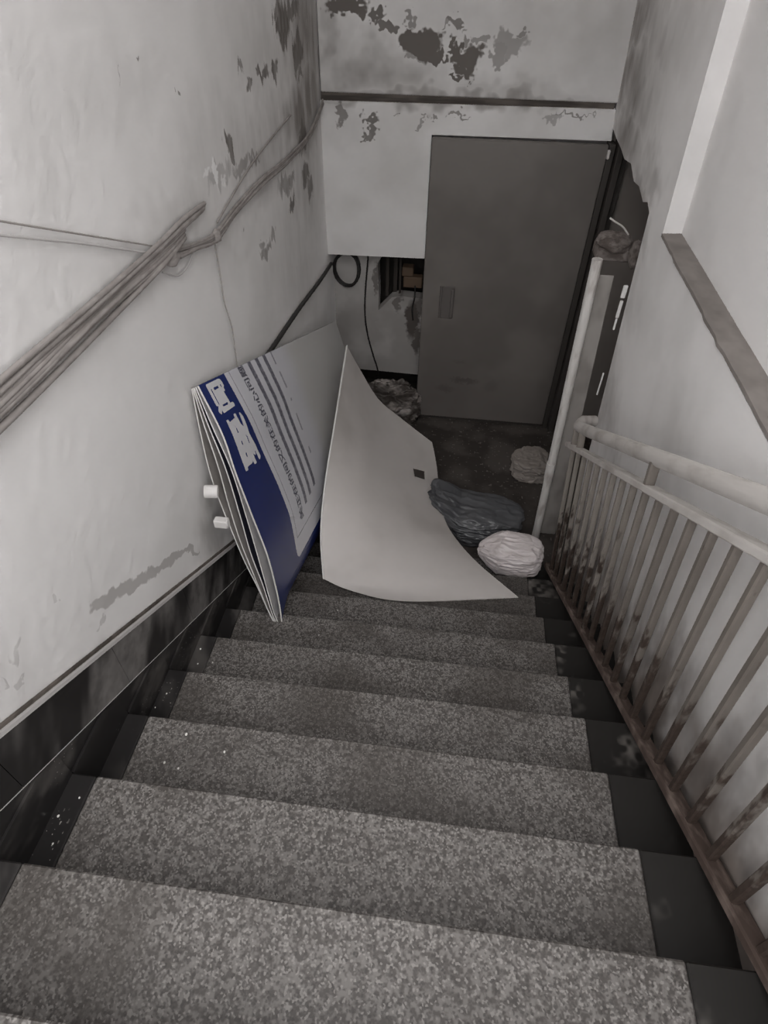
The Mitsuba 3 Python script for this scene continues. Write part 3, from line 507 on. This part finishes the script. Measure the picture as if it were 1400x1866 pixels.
# lettering laid on the front board
GL = json.loads('''{"要":[[[1,30,2,41,10,43,7,47,8,75,3,78,4,90,93,89,93,78,88,75,89,45,87,43,93,42,95,40,95,30,93,28,75,28,69,19,92,10,92,4,85,-2,79,-2,53,7,30,0,6,-2,2,6,2,10,4,12,20,13,20,15,14,17,14,21,19,28,3,28],[74,61,66,62,66,57,74,57],[39,27,37,25,51,23,55,27],[44,58,51,57,51,62,44,62],[22,58,29,57,29,62,22,62]]],"闻":[[[5,71,7,73,15,73,6,84,6,87,13,93,18,93,29,81,31,89,34,90,90,89,92,86,92,10,90,3,81,-2,68,-2,65,6,57,6,55,8,55,16,48,16,20,14,20,0,16,-3,6,-2],[31,75,30,72,76,71,75,75],[76,59,69,57,70,31,76,32],[76,18,69,17,69,13,76,13],[21,58,20,28,26,28,26,58]]],"正":[[[3,5,4,15,16,15,17,60,27,60,27,15,45,16,45,74,7,74,7,85,90,84,89,74,56,74,56,52,86,52,86,41,56,41,56,16,92,15,92,4]]],"在":[[[6,28,2,38,18,53,25,66,5,67,4,77,31,78,37,93,47,90,44,78,92,77,91,67,66,66,67,47,88,46,88,36,67,36,67,13,91,13,91,2,30,3,31,13,55,13,55,36,35,36,34,46,55,47,56,67,38,67,33,55,28,49,27,0,17,0,17,34]]],"的":[[[6,76,18,77,22,93,31,92,33,90,29,77,44,76,44,64,50,72,56,93,66,91,63,77,90,77,90,35,88,16,85,7,81,3,75,1,64,1,58,3,56,12,74,12,76,14,80,51,80,66,60,66,53,53,60,55,62,53,74,36,76,30,67,25,51,50,48,49,44,51,44,11,42,9,17,9,16,2,7,2],[17,21,33,20,33,40,17,40],[17,51,33,50,33,67,17,67]]],"间":[[[32,77,33,87,90,86,90,8,87,2,82,0,71,0,67,8,69,11,76,10,78,11,78,76]],[[28,64,68,64,67,17,28,18],[38,47,57,46,57,55,38,55],[39,36,38,27,57,27,57,36]],[[20,70,8,87,12,90,17,91,27,81,30,75,24,70]],[[7,70,18,70,18,0,16,-1,7,0]]],"又":[[[2,7,2,11,11,13,28,21,39,30,25,50,16,74,7,76,8,86,80,86,84,84,83,75,77,59,66,40,57,30,69,20,94,11,95,8,90,1,87,0,73,5,61,11,48,21,34,11,9,0,6,1],[27,75,36,53,46,39,49,38,62,54,70,74]]],"关":[[[3,6,4,10,14,13,31,23,38,31,39,35,5,36,5,47,42,47,42,61,10,62,11,72,27,72,20,85,20,88,28,92,33,87,40,72,56,72,67,92,77,90,78,86,70,72,86,72,86,61,55,61,54,59,54,48,92,46,91,36,59,35,61,30,70,21,82,14,94,10,90,2,85,0,68,8,50,27,39,14,23,4,13,0,8,0]]],"心":[[[71,57,79,61,82,60,94,28,94,20,86,17,84,18]],[[26,64,28,66,36,66,38,64,38,12,63,12,66,18,66,31,70,32,77,28,75,9,69,2,37,1,28,6,26,12]],[[31,81,31,84,36,89,39,89,58,75,66,67,66,65,61,59,58,58,44,72]],[[2,19,8,37,11,58,21,57,21,45,14,16,9,15]]],"问":[[[32,77,33,87,89,86,89,7,87,3,79,0,66,0,63,6,63,11,78,11,78,76]],[[29,18,29,62,66,63,67,25,65,23,40,23,39,17],[40,35,56,34,56,52,40,52]],[[8,84,9,88,13,91,17,91,32,73,24,67]],[[7,70,18,70,17,-1,7,0]]],"题":[[[1,5,8,19,10,33,10,41,3,42,3,51,50,51,50,72,62,75,62,78,45,79,44,54,9,54,9,88,94,87,93,78,74,78,73,74,89,72,89,29,83,27,94,17,91,14,91,12,94,12,94,8,91,2,38,3,30,5,17,13,10,0,7,0],[69,25,57,12,83,13],[60,34,62,34,63,37,65,62,74,62,75,54,72,33,79,31,79,62,78,64,60,64],[32,15,43,13,42,18,53,22,57,26,57,28,50,29,50,41,32,41,32,35,48,34,48,25,32,25],[19,64,34,63,34,67,19,67],[20,79,19,76,34,76,34,79],[19,40,19,26,21,24,22,41]]]}''')
GN = NF[:, ::-1]
def on_board(s, w, lift):
    u = np.clip(np.asarray(s) / LEN, 0, 1) * (NU - 1); v_ = np.clip(np.asarray(w) / WID, 0, 1) * (NV - 1)
    i, j = np.minimum(u.astype(int), NU - 2), np.minimum(v_.astype(int), NV - 2); a_, b_ = (u - i)[:, None], (v_ - j)[:, None]
    f = lambda A: (A[i, j] * (1 - a_) * (1 - b_) + A[i + 1, j] * a_ * (1 - b_) + A[i, j + 1] * (1 - a_) * b_ + A[i + 1, j + 1] * a_ * b_)
    return f(G) + f(GN) * lift
def letter(ch, s0, w0, size, wide=1.0):
    """glyph turned so that it reads up the board: its top towards the near end, its left towards the bottom edge; s0 = its top, w0 = its left"""
    ms = []
    for rings in GL[ch]:
        rs = [np.array(r, float).reshape(-1, 2) / 96 for r in rings]
        pl = Polygon(rs[0], rs[1:])
        if not pl.is_valid: pl = pl.buffer(0)
        for g in getattr(pl, 'geoms', [pl]):
            v, f = trimesh.creation.triangulate_polygon(g, engine='earcut')
            m = tm(np.c_[v, 0 * v[:, 0]], f)
            m = trimesh.Trimesh(*trimesh.remesh.subdivide_to_size(m.vertices, m.faces, .25), process=False)
            ms.append(m)
    m = cat(ms); q = m.vertices
    return tm(on_board(s0 + (0.92 - q[:, 1]) * size, w0 - q[:, 0] * size * wide, .0012), m.faces)
for ch, w0, s0, size, wide in [('要', 0.405, 0.07, 0.155, 1.62), ('闻', 0.14, 0.055, 0.15, 0.92)]:
    add(FRONT + '__title', letter(ch, s0, w0, size, wide), 'm_inkwhite', label='large white character on the blue heading')
for ch, w0, s0, size in [('关', 0.84, 0.398, 0.066), ('正', 0.774, 0.398, 0.066), ('在', 0.709, 0.398, 0.066), ('的', 0.643, 0.398, 0.066), ('间', 0.578, 0.398, 0.066), ('又', 0.512, 0.398, 0.066), ('的', 0.447, 0.398, 0.066), ('在', 0.381, 0.398, 0.066), ('关', 0.316, 0.398, 0.066), ('的', 0.25, 0.398, 0.066), ('心', 0.185, 0.398, 0.066), ('问', 0.119, 0.398, 0.066), ('题', 0.054, 0.398, 0.066)]:
    add(FRONT + '__character', letter(ch, s0, w0, size), 'm_inkdark')

# foam blocks between wall and stack
for c, r, lb in (([-0.87, 1.664, 1.436], .0265, 'pale foam roll end between the wall and the stacked boards'), ([-0.85, 1.662, 1.268], .02, 'small white foam block below the foam roll behind the boards')):
    c = np.array(c)
    m = tube([c + [-.03, .0, 0], c + [.02, .012, -.005]], r, 16) if r > .022 else box(c[0] - .04, c[0] + .02, c[1] - .015, c[1] + .02, c[2] - .022, c[2] + .02, .005)
    add('foam_roll' if r > .022 else 'foam_block', m, 'm_foam', 40, lb, 'foam')

# ------------------------------------------------------------------ curled white sheet
AB, AD, DC, BC = [cr(np.array(c), 41) for c in [[[-0.547, 2.046, 0.5], [-0.42, 2.011, 0.478], [-0.205, 1.981, 0.462], [0.002, 1.996, 0.458], [0.267, 2.046, 0.458], [0.519, 2.092, 0.462]], [[-0.547, 2.046, 0.5], [-0.59, 2.219, 0.62], [-0.608, 2.391, 0.73], [-0.614, 2.599, 0.84], [-0.619, 2.881, 0.95], [-0.653, 3.546, 1.1]], [[-0.653, 3.546, 1.1], [-0.583, 3.641, 0.88], [-0.451, 3.65, 0.64], [-0.267, 3.687, 0.45], [-0.035, 3.639, 0.3]], [[0.519, 2.092, 0.462], [0.287, 2.404, 0.385], [0.143, 2.719, 0.29], [0.079, 2.977, 0.225], [0.045, 3.231, 0.2], [0.014, 3.454, 0.23], [-0.035, 3.639, 0.3]]]]
U = np.linspace(0, 1, 41)[:, None, None]; V_ = np.linspace(0, 1, 41)[None, :, None]
# u along AB / DC, v along AD / BC
FG = ((1 - V_) * AB[:, None] + V_ * DC[:, None] + (1 - U) * AD[None] + U * BC[None]
      - ((1 - U) * (1 - V_) * AB[0] + U * (1 - V_) * AB[-1] + (1 - U) * V_ * DC[0] + U * V_ * DC[-1]))
mS, uvS, NS = grid_sheet(FG, .006)
add('white_sheet', mS, 'm_foamboard', 40, 'large curled off-white sheet lying over the lower steps against the boards', 'sheet')
add('white_sheet__rim', tube(FG[0] + NS[0] * .002, .0055, 8), 'm_foam', True, label='bright cut edge of the sheet')
hu, hv = ([0.7816, 0.8788, 0.8773, 0.7909], [0.7579, 0.7885, 0.7397, 0.7155])
def on_sheet(u, v, lift):
    i, j = int(u * 40), int(v * 40); a_, b_ = u * 40 - i, v * 40 - j
    f = lambda A: A[i, j] * (1 - a_) * (1 - b_) + A[i + 1, j] * a_ * (1 - b_) + A[i, j + 1] * (1 - a_) * b_ + A[i + 1, j + 1] * a_ * b_
    return f(FG) + f(NS) * lift
P4 = [on_sheet(u, v, .001) for u, v in zip(hu, hv)]
add('white_sheet__cutout', tm(P4, [[0, 1, 2], [0, 2, 3]]), 'm_hole', label='small square cut-out')

# ------------------------------------------------------------------ bags
def bag(c, r, seed, amp=.16, yaw=0.0, pinch=None, sub=5, ridge=.10):
    m = trimesh.creation.icosphere(sub); v = m.vertices.copy()
    q = v / np.power(np.sum(np.abs(v) ** 3.2, axis=1, keepdims=True), 1 / 3.2)
    n1 = meshkit.fbm(v * 1.6 + seed, 4, seed) - .5; rid = 1 - 2 * np.abs(meshkit.fbm(v * [2.2, 3.5, 4.0] + seed * 2, 3, seed + 7) - .5)
    q = q * (1 + amp * 2 * n1 + ridge * (rid - .75))[:, None]
    if pinch is not None:
        tpar = np.clip((q @ np.array(pinch) - .35) / .75, 0, 1)[:, None]
        q = q - (q - np.array(pinch) * (q @ np.array(pinch))[:, None]) * tpar * .62
    q = q * np.asarray(r); cy, sy = math.cos(yaw), math.sin(yaw)
    q = np.stack([q[:, 0] * cy - q[:, 1] * sy, q[:, 0] * sy + q[:, 1] * cy, q[:, 2]], 1)
    q[:, 2] = np.maximum(q[:, 2], -r[2] * .92)
    return tm(q + np.asarray(c), m.faces)
bb = bag((.305, 3.05, .112), (.325, .20, .122), 3, yaw=-.08, amp=.2, ridge=.26)
bb.vertices[:, 2] += .62 * np.clip(.20 - bb.vertices[:, 0], 0, 1)
add('black_bag', bb, 'm_blackbag', True, 'black plastic rubbish bag lying on the landing beside the white sheet', 'bag')
add('white_bag', bag((.522, 2.60, .262), (.195, .125, .115), 9, amp=.10, yaw=-.10, pinch=(-1, 0, 0), ridge=.2), 'm_whitebag', True, 'white plastic bag of rubbish on the bottom step by the railing', 'bag')
add('cloth_bag', bag((.75, 3.76, .08), (.14, .15, .088), 14, amp=.3, ridge=.3), 'm_ragbag', True, 'pale crumpled bag on the landing behind the white pipe', 'bag')
add('crumpled_bag', bag((-.42, 4.34, .16), (.20, .10, .19), 17, amp=.4, ridge=.7), 'm_junkbag', True, 'crumpled grey plastic bag on the floor under the cavity', 'bag')

# crumbs on the steps
rng = np.random.default_rng(40)
for i in range(16):
    s = int(rng.integers(1, 8)); x = rng.uniform(-.90, .58) if i > 8 else rng.uniform(-.91, -.85)
    y = Y0 + (s - rng.uniform(.1, .9)) * RUN; z = Z0 - s * RISE
    r = rng.uniform(.0022, .0042)
    add('plaster_crumb', tm(trimesh.creation.icosphere(1).vertices * [r, r * 1.3, r * .8] + [x, y, z + r * .6], trimesh.creation.icosphere(1).faces), 'm_crumb', False,
        'tiny white plaster crumb scattered on the stone steps', 'crumb', 'plaster crumbs on the steps')
